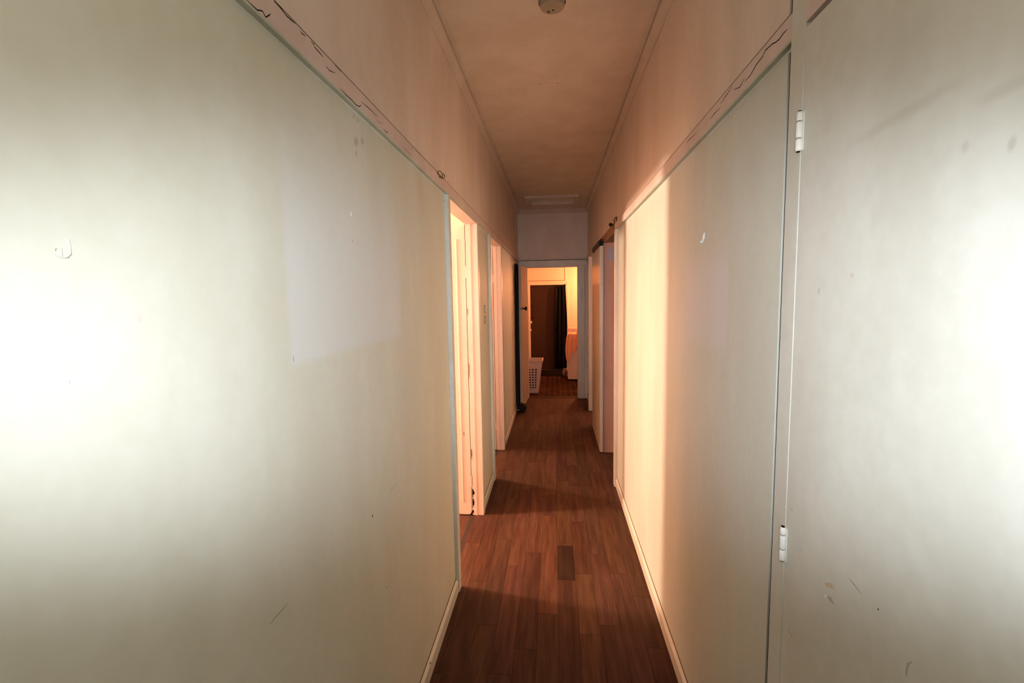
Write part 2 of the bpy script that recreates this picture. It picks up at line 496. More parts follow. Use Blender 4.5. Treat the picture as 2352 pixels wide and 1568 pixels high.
# ------------------------------------------------------------------ trims
def rail(name, y0, y1, side, label):
    s = 1 if side == 'L' else -1
    xw = XL if side == 'L' else XR
    def f(bm):
        prof = [(xw - s * .004, RZ0 + .006), (xw + s * .019, RZ0), (xw + s * .022, RZ0 + .003), (xw + s * .022, RZ1), (xw - s * .004, RZ1)]
        prism_y(bm, prof, y0, y1, [1, 1, 0, 0, 0])
    o = mesh(name, f, [M['pink'], M['green']])
    mesh('top_gap', lambda bm: box(bm, xw, xw + s * .0205, y0, y1, RZ1, RZ1 + .0042), M['gapline'], o)  # dark strip painted in for the shadow gap above the rail
    mesh('lower_fillet', lambda bm: prism_y(bm, [(xw - s * .002, RZ0 + .006), (xw + s * .003, RZ0 + .006), (xw + s * .001, RZ0 + .001), (xw - s * .002, RZ0)], y0, y1), M['trimcool'], o)
    return struct(o, label, 'picture rail')
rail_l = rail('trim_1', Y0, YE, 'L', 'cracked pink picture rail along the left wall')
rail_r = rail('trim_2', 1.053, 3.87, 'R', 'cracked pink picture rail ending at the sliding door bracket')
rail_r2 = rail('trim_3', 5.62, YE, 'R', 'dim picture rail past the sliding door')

CRL = [[(0.8099, 2.0901), (0.8385, 2.0893), (0.8436, 2.0928), (0.8537, 2.097), (0.8629, 2.0917), (0.8722, 2.0997), (0.8798, 2.1069)], [(0.8938, 2.1392), (0.9155, 2.1399), (0.9336, 2.1339), (0.9554, 2.1355), (0.9664, 2.1426)], [(0.984, 2.1317), (0.9925, 2.1307), (1.006, 2.1333)], [(1.0266, 2.1338), (1.0408, 2.1341), (1.0426, 2.1293), (1.0671, 2.1284), (1.0796, 2.1261)], [(1.091, 2.1122), (1.1096, 2.1109), (1.1385, 2.1181)], [(1.1406, 2.1363), (1.1701, 2.137)], [(1.165, 2.0931), (1.1958, 2.0912), (1.2253, 2.0922), (1.256, 2.0902), (1.2779, 2.0944), (1.29, 2.1033)], [(1.291, 2.1124), (1.3414, 2.1156), (1.4042, 2.1158)], [(1.407, 2.1026), (1.4485, 2.1092)], [(1.4565, 2.0972), (1.4803, 2.0952), (1.5008, 2.1013)], [(1.6496, 2.1011), (1.732, 2.0986)], [(1.7919, 2.136), (1.8583, 2.1348)], [(1.7726, 2.1503), (1.7463, 2.1264)]]
CRR = [[(1.071, 2.1173), (1.0875, 2.1173), (1.1069, 2.1151), (1.1223, 2.1172), (1.1383, 2.1219), (1.1742, 2.1256), (1.1852, 2.1188), (1.2239, 2.1161), (1.2552, 2.1072), (1.289, 2.1075)], [(1.2898, 2.1171), (1.314, 2.1087), (1.3212, 2.1076), (1.3638, 2.1189)], [(1.3727, 2.1335), (1.4133, 2.127), (1.4611, 2.122)], [(1.4649, 2.1111), (1.5124, 2.1132), (1.5526, 2.1116)], [(1.7015, 2.1179), (1.7672, 2.1206), (1.8238, 2.123)]]
for p in CRL:
    ribbon('paint_crack', XL + .022, [(y, min(max(z, RZ0 + .004), RZ1 - .001)) for y, z in p], .0021, M['crack'], rail_l, .0005, 1)
for p in CRR:
    ribbon('paint_crack', XR - .022, [(y, min(max(z, RZ0 + .004), RZ1 - .001)) for y, z in p], .0021, M['crack'], rail_r, .0005, -1)

def cornice(name, kind, label):
    prof = [(0, -.054), (.007, -.054), (.010, -.046), (.014, -.040), (.028, -.020), (.034, -.013), (.034, -.007), (.041, -.007), (.042, -.013), (.046, -.013), (.047, -.006), (.056, -.006), (.058, 0), (0, 0)]
    def f(bm):
        if kind == 'L': prism_y(bm, [(XL + a, ZC + b) for a, b in prof], Y0, YE)
        elif kind == 'R': prism_y(bm, [(XR - a, ZC + b) for a, b in prof], Y0, YE)
        else: prism_x(bm, [(YE - a, ZC + b) for a, b in prof], XL, XR)
    return struct(mesh(name, f, M['cornice']), label, 'cornice')
cornice('trim_4', 'L', 'moulded cornice where the left wall meets the ceiling')
cornice('trim_5', 'R', 'moulded cornice where the right wall meets the ceiling')
cornice('trim_6', 'E', 'moulded cornice above the laundry doorway wall')

def skirting(name, side, runs, label, marks=()):
    s = 1 if side == 'L' else -1
    xw = XL if side == 'L' else XR
    def f(bm):
        for (a, b) in runs:
            prism_y(bm, [(xw - s * .003, 0), (xw + s * .014, 0), (xw + s * .014, .058), (xw + s * .009, .066), (xw + s * .004, .072), (xw - s * .003, .072)], a, b)
    o = mesh(name, f, M['trim'])
    for (a, b) in runs:
        mesh('top_gap', lambda bm: box(bm, xw, xw + s * .0035, a, b, .072, .0735), M['gapline'], o)
    return struct(o, label, 'skirting board')
base_l = skirting('baseboard_left', 'L', [(Y0, 2.345), (3.29, 3.875), (4.74, YE)], 'cream skirting board along the foot of the left wall')
base_r = skirting('baseboard_right', 'R', [(1.107, 3.79), (6.43, YE)], 'cream skirting board along the foot of the right wall')
ribbon('dark_nick', XL + .0125, [(1.7795, .066), (1.7775, .058)], .006, M['scuff'], base_l, .001, 1, False)

# wall marks
for p in ([(0.7842, 0.972), (0.8169, 0.9718), (0.8444, 0.9722)], [(1.4328, 0.9492), (1.4963, 0.9521)]):
    ribbon('scratch', XL, p, .0012, M['scuff'], wall_left, .0004, 1)
for (y, z, s) in ((1.2853, .9413, .0035), (1.372, .6625, .002), (1.2395, 1.735, .0015)):
    ribbon('nail_hole', XL, [(y, z - s), (y, z + s)], s * 1.3, M['crack'], wall_left, .0004, 1, False)
ribbon('white_nick', XL, [(1.2405, 1.800), (1.2405, 1.811)], .003, M['white'], wall_left, .001, 1)
ribbon('dark_nick', XL, [(.922, 1.452), (.921, 1.463)], .0025, M['scuff'], wall_left, .0004, 1)
# painted-over blob left by an old adhesive hook
def blob_edge(pts, wdt):
    mesh('paint_ridge', lambda bm: tube(bm, [(XL + .0005, y, z) for y, z in pts], wdt, 6), M['wall_left'], wall_left, True)
blob_edge([(0.4862, 1.652), (0.4875, 1.6422), (0.4875, 1.6353), (0.484, 1.6312), (0.4779, 1.63), (0.4737, 1.6311), (0.4701, 1.6316), (0.4689, 1.6337)], .0006)
blob_edge([(0.4706, 1.6361), (0.4717, 1.6399), (0.4776, 1.6405), (0.4773, 1.6314)], .0005)
blob_edge([(0.4697, 1.4957), (0.47, 1.4917)], .0005)

# ------------------------------------------------------------------ left doorways
def left_door(name, d, label, leaf_len, knob_z, detail):
    root = empty(name, (XL, (d[0] + d[1]) / 2, 0))
    xi, xo = XL + .02, XL - WT + .015
    bx('jamb', (xo, xi - .002, d[0] - LIN, d[0], 0, HEAD), M['jamb'], root, .0015)
    bx('jamb', (xo, xi - .002, d[1], d[1] + LIN, 0, HEAD), M['jamb'], root, .0015)
    bx('head_lining', (xo, xi - .002, d[0] - LIN, d[1] + LIN, HEAD, HEAD + LIN), M['jamb'], root, .0015)
    bx('architrave', (XL - .002, xi, d[0] - .055, d[0] - .004, 0.0, RZ0 + .004), M['trimcool'], root, .002)
    bx('architrave', (XL - .002, xi, d[1] + .004, d[1] + .055, 0.0, RZ0 + .004), M['trim'], root, .002)
    # stop bead
    bx('stop_bead', (XL - .040, XL - .028, d[1] - .003, d[1] + .001, 0, HEAD), M['jamb'], root)
    bx('stop_bead', (XL - .040, XL - .028, d[0] - .001, d[0] + .003, 0, HEAD), M['jamb'], root)
    # open leaf standing square to the hall
    lx1 = xo - .004
    leaf = bx('door_leaf', (lx1 - leaf_len, lx1, d[1] + .001, d[1] + .036, .003, HEAD - .004), M['jamb'], root, .002)
    bx('bead_strip', (lx1 - .066, lx1 - .058, d[1] - .003, d[1] + .002, .10, HEAD - .1), M['trim'], leaf)
    bx('bead_strip', (lx1 - leaf_len + .06, lx1 - leaf_len + .068, d[1] - .003, d[1] + .002, .10, HEAD - .1), M['trim'], leaf)
    bx('hinge_gap', (lx1, xo, d[1] + .006, d[1] + .02, 0, HEAD), M['dark'], root)
    for hz in (.25, 1.75):
        mesh('hinge', lambda bm: tube(bm, [(lx1 + .002, d[1] + .004, hz - .04), (lx1 + .002, d[1] + .004, hz + .04)], .004, 8), M['jamb'], leaf)
    mesh('knob', lambda bm: lathe(bm, [(.012, 0), (.008, -.03), (.024, -.045), (.026, -.055), (.018, -.066)], (lx1 - leaf_len + .06, d[1], knob_z), 16, 'Y'), M['blackmetal'], leaf, True)
    struct(root, label, 'door')
    return root
door1 = left_door('door_1', D1, 'doorway with a chipped jamb glowing orange, first on the left', .74, 1.38, True)
door2 = left_door('door_2', D2, 'doorway with plain cream jamb past the light switch', .70, 1.38, False)
# paint chipped off the first jamb down to dark timber
yj = D1[1] - .0004
def jchip(pts): chip('paint_chip', [(x, yj, z) for x, z in pts], (0, -1, 0), .0006, M['crack'], door1)
xj = -.6035
jchip([(xj, .195), (xj + .004, .20), (xj + .014, .178), (xj + .019, .168), (xj + .012, .155), (xj + .006, .152), (xj + .004, .13), (xj, .128)])
jchip([(xj, .125), (xj + .009, .122), (xj + .012, .105), (xj + .015, .098), (xj + .011, .078), (xj + .005, .070), (xj, .05)])
jchip([(xj - .024, 0.0), (xj - .012, .016), (xj - .006, .030), (xj + .002, .040), (xj + .009, .034), (xj + .008, .018), (xj - .003, .012), (xj + .002, .002)])
jchip([(xj, .50), (xj + .004, .485), (xj + .006, .45), (xj + .002, .42), (xj, .41)])
jchip([(xj, 1.12), (xj + .003, 1.10), (xj + .003, 1.04), (xj, 1.0)])
jchip([(xj, 1.50), (xj + .003, 1.49), (xj + .002, 1.46), (xj, 1.45)])
jchip([(xj, .30), (xj + .003, .28), (xj + .002, .22), (xj, .21)])
ribbon('paint_crack', XL + .0002, [(2.3442, 2.060), (2.3442, 2.050)], .001, M['crack'], door1)
jchip([(-.655, .62), (-.651, .61), (-.652, .59), (-.655, .60)])

# ------------------------------------------------------------------ right side
# sliding-door opening and far opening
def right_door(name, d, label):
    root = empty(name, (XR, (d[0] + d[1]) / 2, 0))
    xi, xo = XR - .027, XR + WT + .01
    bx('jamb', (XR - .020, xo, d[0] - LIN, d[0], 0, HEAD), M['trim'], root, .0015)
    bx('jamb', (XR - .030, xo, d[1], d[1] + LIN, 0, HEAD), M['pinkjamb'], root, .0015)
    bx('head_lining', (XR - .020, xo, d[0] - LIN, d[1] + LIN, HEAD, HEAD + LIN), M['timber'], root, .0015)
    bx('architrave', (XR - .025, XR + .002, d[0] - .07, d[0] - .002, 0, RZ0 + .004), M['trim'], root, .002)
    struct(root, label, 'door')
    return root
door3 = right_door('door_3', B1, 'opening with pinkish far jamb beside the sliding door')
door4 = empty('door_4', (XR, 6.0, 0))
bx('jamb', (XR - .020, XR + WT + .01, B2[0] - LIN, B2[0], 0, HEAD), M['trim'], door4)
bx('jamb', (XR - .020, XR + WT + .01, B2[1], B2[1] + LIN, 0, HEAD), M['trim'], door4)
bx('head_lining', (XR - .020, XR + WT + .01, B2[0] - LIN, B2[1] + LIN, HEAD, HEAD + LIN), M['trim'], door4)
bx('architrave', (XR - .050, XR + .002, B2[1] + .002, B2[1] + .065, 0, RZ0 - .004), M['trim'], door4, .003)
struct(door4, 'narrow pale door frame between the sliding door and the end wall', 'door')

# sliding door
sd = empty('sliding_door', (.457, 5.09, 0))
leaf = bx('door_leaf', (.442, .471, 4.625, 5.56, .012, 2.045), M['barn'], sd, .003)
bx('edge_strip', (.4415, .4715, 4.6215, 4.625, .014, 2.043), M['trim'], leaf)
def hanger(bm):
    box(bm, .443, .470, 4.625, 4.70, 2.045, 2.092, 0, .004)
    lathe(bm, [(.022, -.008), (.024, 0), (.022, .008)], (.457, 4.67, 2.092), 18, 'X')
mesh('hanger', hanger, M['blackmetal'], sd)
mesh('hanger', lambda bm: (box(bm, .447, .467, 5.44, 5.49, 2.045, 2.085, 0, .004), lathe(bm, [(.022, -.008), (.024, 0), (.022, .008)], (.457, 5.465, 2.092), 18, 'X')), M['blackmetal'], sd)
tag(sd, 'cream sliding barn door hung flat against the right wall', 'door')

tr = empty('door_track', (.48, 4.7, 2.1))
bx('header_board', (.486, .506, 3.885, 5.62, 2.082, 2.158), M['timber'], tr, .002)
bx('lower_batten', (.480, .500, 3.885, 5.60, 2.070, 2.086), M['timber'], tr, .002)
bx('rail', (.430, .441, 4.62, 5.40, 2.048, 2.098), M['blackmetal'], tr, .002)
for yy in (4.75, 5.1, 5.35):
    mesh('spacer', lambda bm: tube(bm, [(.439, yy, 2.084), (.49, yy, 2.092)], .008, 8), M['blackmetal'], tr)
mesh('end_stop', lambda bm: (lathe(bm, [(.004, -.016), (.011, -.012), (.015, -.004), (.015, .004), (.011, .012), (.004, .016)], (.457, 3.905, 2.137), 14, 'Y'), tube(bm, [(.457, 3.905, 2.137), (.489, 3.905, 2.137)], .005, 8)), M['blackmetal'], tr)
tag(tr, 'black sliding door track on a brown timber header board', 'track')
br = empty('rail_bracket', (.49, 3.875, 2.14))
def bracket(bm):
    tube(bm, [(.482, 3.878, 2.093), (.480, 3.878, 2.11), (.482, 3.878, 2.155), (.487, 3.878, 2.185)], .0035, 8)
    tube(bm, [(.482, 3.878, 2.093), (.492, 3.878, 2.088), (.494, 3.878, 2.074)], .003, 8)
    tube(bm, [(.487, 3.878, 2.185), (.496, 3.878, 2.192), (.500, 3.878, 2.160), (.503, 3.878, 2.150)], .005, 8)
    tube(bm, [(.470, 3.878, 2.165), (.482, 3.878, 2.168)], .003, 8)
mesh('hook', bracket, M['brass'], br, True)
bx('wall_plate', (.499, .5055, 3.872, 3.884, 2.142, 2.196), M['brass'], br, .001)
tag(br, 'small rusty brown bracket above the sliding door opening', 'bracket')
tag(mesh('paper_notice', lambda bm: box(bm, .522, .582, B1[1] - .0012, B1[1] + .0004, 1.903, 2.028), M['paper']), 'small lilac paper stuck high on the pinkish jamb', 'notice')

# linen cupboard
cb = empty('linen_cupboard', (.52, .5, 0))
XC = XR - .022
bx('frame_post', (XC, XR + .06, .998, 1.053, 0, ZC - .02), M['cupboard'], cb, .001)
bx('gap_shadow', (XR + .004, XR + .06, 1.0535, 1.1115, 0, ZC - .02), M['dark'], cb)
hd = bx('header_rail', (XC - .001, XR + .06, Y0, .9975, 2.090, 2.138), M['pink'], cb, .001)
bx('gap_line', (XC - .0012, XC, Y0, .9975, 2.138, 2.1395), M['gapline'], hd)
bx('upper_panel', (XC, XR + .06, Y0, .9975, 2.1395, ZC - .02), M['upper'], cb)
bx('top_gap', (XC + .012, XR + .05, Y0, .997, 2.0795, 2.090), M['dark'], cb)
cd = bx('door', (XC, XC + .02, .16, .9955, .05, 2.080), M['cupboard'], cb, .001)
bx('door', (XC, XC + .02, -.73, .157, .05, 2.080), M['cupboard'], cb, .001)
bx('side_panel', (XC, XR + .06, Y0, -.735, 0, 2.09), M['cupboard'], cb)
bx('plinth', (XC + .004, XR + .06, -.735, .998, 0, .048), M['cupboard'], cb)
bx('back_panel', (XR + .5, XR + .52, Y0, 1.1, 0, ZC), M['dark'], cb)
def hinge(zc):
    hg = mesh('hinge', lambda bm: (box(bm, XC - .001, XC + .0015,   .988, 1.008, zc - .036, zc + .036)), M['hinge'], cd)
    for a, b in ((-.037, -.0135), (-.0120, .0185), (.020, .037)):
        tube_r = .0058
        mesh('knuckle', lambda bm: tube(bm, [(XC - .005, .9968, zc + a), (XC - .005, .9968, zc + a + .003), (XC - .005, .9968, zc + b - .003), (XC - .005, .9968, zc + b)], [tube_r * .8, tube_r, tube_r, tube_r * .8], 10), M['hinge'], cd, True)
    mesh('pin', lambda bm: tube(bm, [(XC - .005, .9968, zc - .039), (XC - .005, .9968, zc + .039)], .0035, 8), M['crack'], cd)
hinge(1.889); hinge(1.047)
def cs(y, z): return (y * .972, 1.58 + (z - 1.58) * .972)
tag(cb, 'built in linen cupboard with flat cream hinged door and frame post', 'cupboard')
for p in ([(0.8039, 1.0906), (0.7916, 1.0888), (0.7727, 1.0841)], [(1.0062, 1.121), (0.9979, 1.12)], [(0.9988, 0.8537), (0.9789, 0.8495)], [(0.9661, 1.0536), (0.9609, 1.0518)]):
    ribbon('scratch', XC, [cs(*q) for q in p], .0011, M['scuff'], cd, .0003, -1)
ribbon('nail_hole', XC, [cs(.7335, 1.086), cs(.7312, 1.086)], .0022, M['crack'], cd, .0003, -1, False)
def dchip(name, pts, mat): chip(name, [(XC, *cs(y, z)) for y, z in pts], (-1, 0, 0), .0003, mat, cd)
dchip('bare_patch', [(0.8734, 1.041), (0.8536, 1.0512), (0.8413, 1.0468), (0.8686, 1.0344)], M['tan'])
dchip('white_chip', [(0.8722, 1.0162), (0.8666, 1.0199), (0.867, 1.0141), (0.871, 1.0119)], M['white'])
dchip('grey_chip', [(0.8652, 1.0183), (0.8535, 1.025), (0.8451, 1.0207), (0.8421, 1.0178), (0.8547, 1.0153)], M['chipgrey'])
ribbon('scuff_mark', XC, [cs(*q) for q in ((0.6691, 1.0282), (0.669, 1.0362), (0.6672, 1.0498), (0.6606, 1.0583))], .0035, M['chipgrey'], cd, .0003, -1)

# white cup hook on the right wall
hk = empty('wall_hook', (XR, 1.661, 1.762))
mesh('base_plate', lambda bm: (box(bm, XR - .0025, XR + .001, 1.654, 1.668, 1.760, 1.782, 0, .001)), M['white'], hk, True)
mesh('hook', lambda bm: tube(bm, [(XR - .002, 1.661, 1.775), (XR - .003, 1.661, 1.762), (XR - .0035, 1.6615, 1.752), (XR - .0065, 1.663, 1.7485), (XR - .0095, 1.664, 1.751), (XR - .0105, 1.664, 1.757)], .0024, 8), M['white'], hk, True)
tag(hk, 'tiny white stick on hook on the right wall', 'hook')

# curled wire on the left rail
cw = mesh('wire_curl', lambda bm: (tube(bm, [(XL + .026 + .004 * math.sin(t), 2.17 + .045 * math.cos(t * 1.0) * (1 if t < 3.6 else -.2), 2.137 + .012 * math.sin(t)) for t in [i * .35 for i in range(18)]], .0022, 6),
                                   tube(bm, [(XL + .020, 2.17, 2.135), (XL + .028, 2.20, 2.128), (XL + .030, 2.235, 2.138), (XL + .028, 2.255, 2.150), (XL + .026, 2.235, 2.158)], .0022, 6),
                                   tube(bm, [(XL + .018, 2.19, 2.130), (XL + .027, 2.19, 2.130)], .0025, 6)), M['brass'], None, True)
tag(cw, 'small curl of rusty wire on the left picture rail', 'wire')
tag(mesh('highlight_strip', lambda bm: box(bm, XL - .001, XL + .004, 5.02, 5.035, 2.46, 2.57, 0, .001), M['chrome']), 'thin bright strip added as a highlight on the upper left wall', 'strip')  # strip added in place of a bright reflection on the wall

# light switch
sw = empty('light_switch', (XL, 3.60, 1.44))
bx('plate', (XL - .001, XL + .005, 3.558, 3.642, 1.368, 1.516), M['switch'], sw, .002)
for (a, b) in ((1.460, 1.506), (1.376, 1.424)):
    bx('shadow_outline', (XL + .004, XL + .0062, 3.580, 3.628, a - .004, b + .004), M['crack'], sw)  # black outline painted in for the shadow around each rocker
    rk = mesh('rocker', lambda bm: prism_y(bm, [(XL + .004, a), (XL + .012, a + .002), (XL + .009, b - .002), (XL + .004, b)], 3.587, 3.618), M['plastic'], sw)
tag(sw, 'double light switch between the two left doorways', 'switch')

# ------------------------------------------------------------------ ceiling things
sm = empty('smoke_detector', (.002, 2.145, ZC))
mesh('base', lambda bm: lathe(bm, [(.060, 0), (.060, -.010), (.056, -.014)], (.002, 2.145, ZC), 40), M['detector'], sm, False)
cap = mesh('cap', lambda bm: lathe(bm, [(.054, -.012), (.055, -.030), (.050, -.040), (.034, -.044), (.001, -.045)], (.002, 2.145, ZC), 40), M['detector'], sm, False)
mesh('test_button', lambda bm: lathe(bm, [(.007, -.042), (.007, -.047), (.001, -.048)], (-.014, 2.165, ZC), 14), M['scuff'], cap)
mesh('indicator', lambda bm: lathe(bm, [(.004, -.042), (.004, -.046), (.001, -.0465)], (.006, 2.155, ZC), 12), M['crack'], cap)
for k in range(6):
    t = k * math.pi / 3
    mesh('vent', lambda bm: box(bm, .002 + .0535 * math.cos(t) - .004, .002 + .0535 * math.cos(t) + .004, 2.145 + .0535 * math.sin(t) - .004, 2.145 + .0535 * math.sin(t) + .004, ZC - .027, ZC - .018), M['crack'], cap)
tag(sm, 'round plastic smoke detector on the hallway ceiling', 'smoke detector')

ht = empty('ceiling_hatch', (-.02, 6.37, ZC))
hx0, hx1, hy0, hy1 = -.365, .325, 6.12, 6.62
fr = .058
bx('frame', (hx0, hx1, hy0, hy0 + fr, ZC - .034, ZC), M['cornice'], ht, .003)
bx('frame', (hx0, hx1, hy1 - fr, hy1, ZC - .034, ZC), M['cornice'], ht, .003)
bx('frame', (hx0, hx0 + fr, hy0 + fr, hy1 - fr, ZC - .034, ZC), M['cornice'], ht, .003)
bx('frame', (hx1 - fr, hx1, hy0 + fr, hy1 - fr, ZC - .034, ZC), M['cornice'], ht, .003)
bx('panel', (hx0 + fr, hx1 - fr, hy0 + fr, hy1 - fr, ZC - .006, ZC), M['hatch'], ht)
tag(ht, 'rectangular roof access hatch with raised frame in the ceiling', 'hatch')

# ------------------------------------------------------------------ end doorway
EO = (-.40, .35)
door5 = empty('door_5', (0, YE, 0))
EH = 2.0
bx('jamb', (EO[0] - .02, EO[0], YE - .004, YE + .11, 0, EH), M['trim'], door5, .002)
bx('jamb', (EO[1], EO[1] + .02, YE - .004, YE + .11, 0, EH), M['trim'], door5, .002)
bx('head_lining', (EO[0] - .02, EO[1] + .02, YE - .004, YE + .11, EH, EH + .02), M['trim'], door5, .002)
bx('architrave', (EO[1] + .006, EO[1] + .105, YE - .022, YE + .002, 0, 2.03), M['trim'], door5, .004)
bx('architrave', (EO[0] - .105, EO[0] - .006, YE - .022, YE + .002, 0, 2.03), M['trim'], door5, .004)
bx('head_architrave', (XL + .01, XR - .01, YE - .024, YE + .002, 2.012, 2.102), M['trim'], door5, .004)
bx('top_gap', (XL, XR, YE - .026, YE, 2.102, 2.108), M['gapline'], door5)
bx('threshold', (EO[0], EO[1], YE - .01, YE + .115, -.05, .004), M['brown'], door5, .003)
# leaf opened into the hall
th = math.atan2(-.465 + .398, 6.45 - YE)
lf = mesh('door_leaf', lambda bm: box(bm, -.038, 0, -.745, -.002, .012, EH - .006, 0, .002), M['leafpaint'], None)
lf.location = (EO[0] - .006, YE - .006, 0); lf.rotation_euler = (0, 0, -.052)
bpy.context.view_layer.update()
lf.parent = door5; lf.matrix_parent_inverse = door5.matrix_basis.inverted()
bpy.context.view_layer.update()
MW = lf.matrix_basis.copy()
def on_leaf(name, fn, mat, smooth=False):
    o = mesh(name, fn, mat, None, smooth)
    o.parent = lf
    return o
on_leaf('knob', lambda bm: lathe(bm, [(.022, .001), (.022, .006), (.009, .008), (.009, .030), (.024, .040), (.030, .052), (.027, .064), (.012, .070)], (0, -.685, 1.405), 18, 'X'), M['blackmetal'], True)
on_leaf('lock_plate', lambda bm: box(bm, -.030, -.008, -.7465, -.744, 1.32, 1.46), M['plastic'])
on_leaf('latch', lambda bm: box(bm, -.024, -.014, -.752, -.744, 1.39, 1.42), M['brass'])
struct(door5, 'laundry doorway at the hall end with its door opened into the hall', 'door')
tag(bx('highlight_patch', (EO[1] + .035, EO[1] + .085, YE - .0235, YE - .0215, 1.485, 1.685), M['glint']), 'glossy patch added for a highlight on the laundry door frame', 'glint')  # glossy patch added in place of a highlight on the frame

# black coat hanging behind the leaf
def coat(bm):
    rows = []
    zs = [2.03, 2.0, 1.93, 1.8, 1.6, 1.46, 1.40, 1.25, 1.10, 1.05, .9, .6, .35, .12, .06]
    for i, z in enumerate(zs):
        dep = .014 if z > 2.01 else (.046 if z > 1.47 or z < 1.04 else .062)
        hw = .05 if z > 2.0 else (.20 if z > 1.9 else .27 + .03 * math.sin(z * 3))
        n = 28
        ring = []
        for k in range(n):
            t = 2 * math.pi * k / n
            fold = 1 + .22 * math.cos(t * 7 + z * 1.2)
            ring.append(bm.verts.new((XL + .004 + dep * .5 + dep * .5 * math.sin(t) * (fold if math.sin(t) > 0 else .9), 6.62 + hw * math.cos(t), z - .0)))
        rows.append(ring)
    for i in range(len(rows) - 1):
        for k in range(len(rows[0])):
            bm.faces.new((rows[i][k], rows[i][(k + 1) % 28], rows[i + 1][(k + 1) % 28], rows[i + 1][k]))
    bm.faces.new(rows[0]); bm.faces.new(list(reversed(rows[-1])))
ct = mesh('coat', coat, M['black'], None, True)
tag(ct, 'long black coat hanging on the wall behind the open laundry door', 'coat')
# bag on the floor
bg = empty('handbag', (-.455, 6.30, 0))
def bagbody(bm):
    bmesh.ops.create_uvsphere(bm, u_segments=24, v_segments=14, radius=1)
    for v in bm.verts:
        x, y, z = v.co
        k = 1 + .06 * math.sin(7 * x + 3 * z) + .05 * math.sin(9 * y)
        z2 = max(z, -.85)
        v.co = Vector((-.452 + .062 * x * k, 6.30 + .085 * y * k, .0515 + .061 * z2 * (1 + .35 * x * (1 if z > 0 else 0))))
mesh('body', bagbody, M['black'], bg, True)
mesh('strap', lambda bm: tube(bm, [(-.50, 6.27, .09), (-.512, 6.25, .12), (-.49, 6.24, .145), (-.455, 6.25, .135), (-.43, 6.27, .10)], .006, 8), M['black'], bg, True)
bx('buckle', (-.518, -.484, 6.214, 6.219, .036, .048), M['chrome'], bg)
tag(bg, 'black bag on the floor against the open laundry door', 'bag')

# ------------------------------------------------------------------ laundry
ZL = -.12
LY0, LY1 = YE + .1, 10.75
LX0, LX1 = -.62, 1.5
lfloor = bx('floor_laundry', (LX0, LX1, LY0, LY1, ZL - .06, ZL - .003), M['grout'])
struct(lfloor, 'laundry floor of narrow brown tiles with pale joints', 'floor')
def tile_me():
    bm = bmesh.new()
    box(bm, -.0438, .0438, -.0945, .0945, -.004, 0, 0)
    me = bpy.data.meshes.new('tile'); bm.to_mesh(me); bm.free(); me.materials.append(M['tile'])
    return me
TM = tile_me()
for i in range(15):
    for j in range(16):
        o = bpy.data.objects.new('tile', TM); COL.objects.link(o); o.parent = lfloor
        o.location = (LX0 + .05 + .0965 * i + .04, LY0 + .12 + .2 * j + (.1 if i % 2 else 0), ZL)
def lwalls(bm):
    o0, o1, h = -.56, .27, 1.835
    box(bm, LX0 - .06, o0, LY1, LY1 + .1, ZL, 2.5); box(bm, o1, LX1 + .06, LY1, LY1 + .1, ZL, 2.5)
    box(bm, o0, o1, LY1, LY1 + .1, h, 2.5)
wl_far = mesh('wall_laundry_far', lwalls, M['laundry'])
struct(wl_far, 'orange lit laundry wall around the dark brown back door', 'wall')
bx('panel_joint', (.236, .243, LY1 - .003, LY1 + .001, 1.912, 2.5), M['gapline'], wl_far)
bx('batten', (.243, .258, LY1 - .012, LY1, 1.905, 2.5), M['laundry'], wl_far)
struct(bx('wall_laundry_left', (LX0 - .06, LX0, LY0, LY1, ZL, 2.5), M['laundry']), 'laundry side wall hidden behind the open hall door', 'wall')
struct(bx('wall_laundry_right', (LX1, LX1 + .06, LY0, LY1, ZL, 2.5), M['laundry']), 'laundry wall out of view beside the washing machine', 'wall')
struct(bx('wall_laundry_near', (XR + WT, LX1 + .06, LY0 - .06, LY0, ZL, 2.5), M['laundry']), 'laundry wall turning in beside the doorway', 'wall')
struct(bx('ceiling_laundry', (LX0 - .06, LX1 + .06, LY0, LY1 + .1, 2.5, 2.56), M['laundry']), 'laundry ceiling above the doorway', 'ceiling')

door6 = empty('door_6', (-.15, LY1, ZL))
bx('jamb', (-.605, -.545, LY1 - .022, LY1 + .002, ZL, 1.815), M['laundry'], door6, .003)
bx('jamb', (.255, .31, LY1 - .022, LY1 + .002, ZL, 1.815), M['laundry'], door6, .003)
bx('head_architrave', (-.605, .31, LY1 - .024, LY1 + .002, 1.815, 1.905), M['laundry'], door6, .003)
bx('top_gap', (-.605, .24, LY1 - .0245, LY1, 1.905, 1.912), M['gapline'], door6)
bl = bx('door_leaf', (-.558, .268, LY1 + .03, LY1 + .07, ZL, 1.834), M['brown'], door6)
mesh('knob', lambda bm: lathe(bm, [(.010, .03), (.010, -.01), (.026, -.02), (.028, -.03), (.018, -.042)], (-.49, LY1, 1.09), 14, 'Y'), M['blackmetal'], bl, True)
mesh('bolt', lambda bm: box(bm, -.545, -.46, LY1 + .012, LY1 + .032, 1.335, 1.352), M['blackmetal'], bl)
struct(door6, 'dark brown back door across the laundry', 'door')

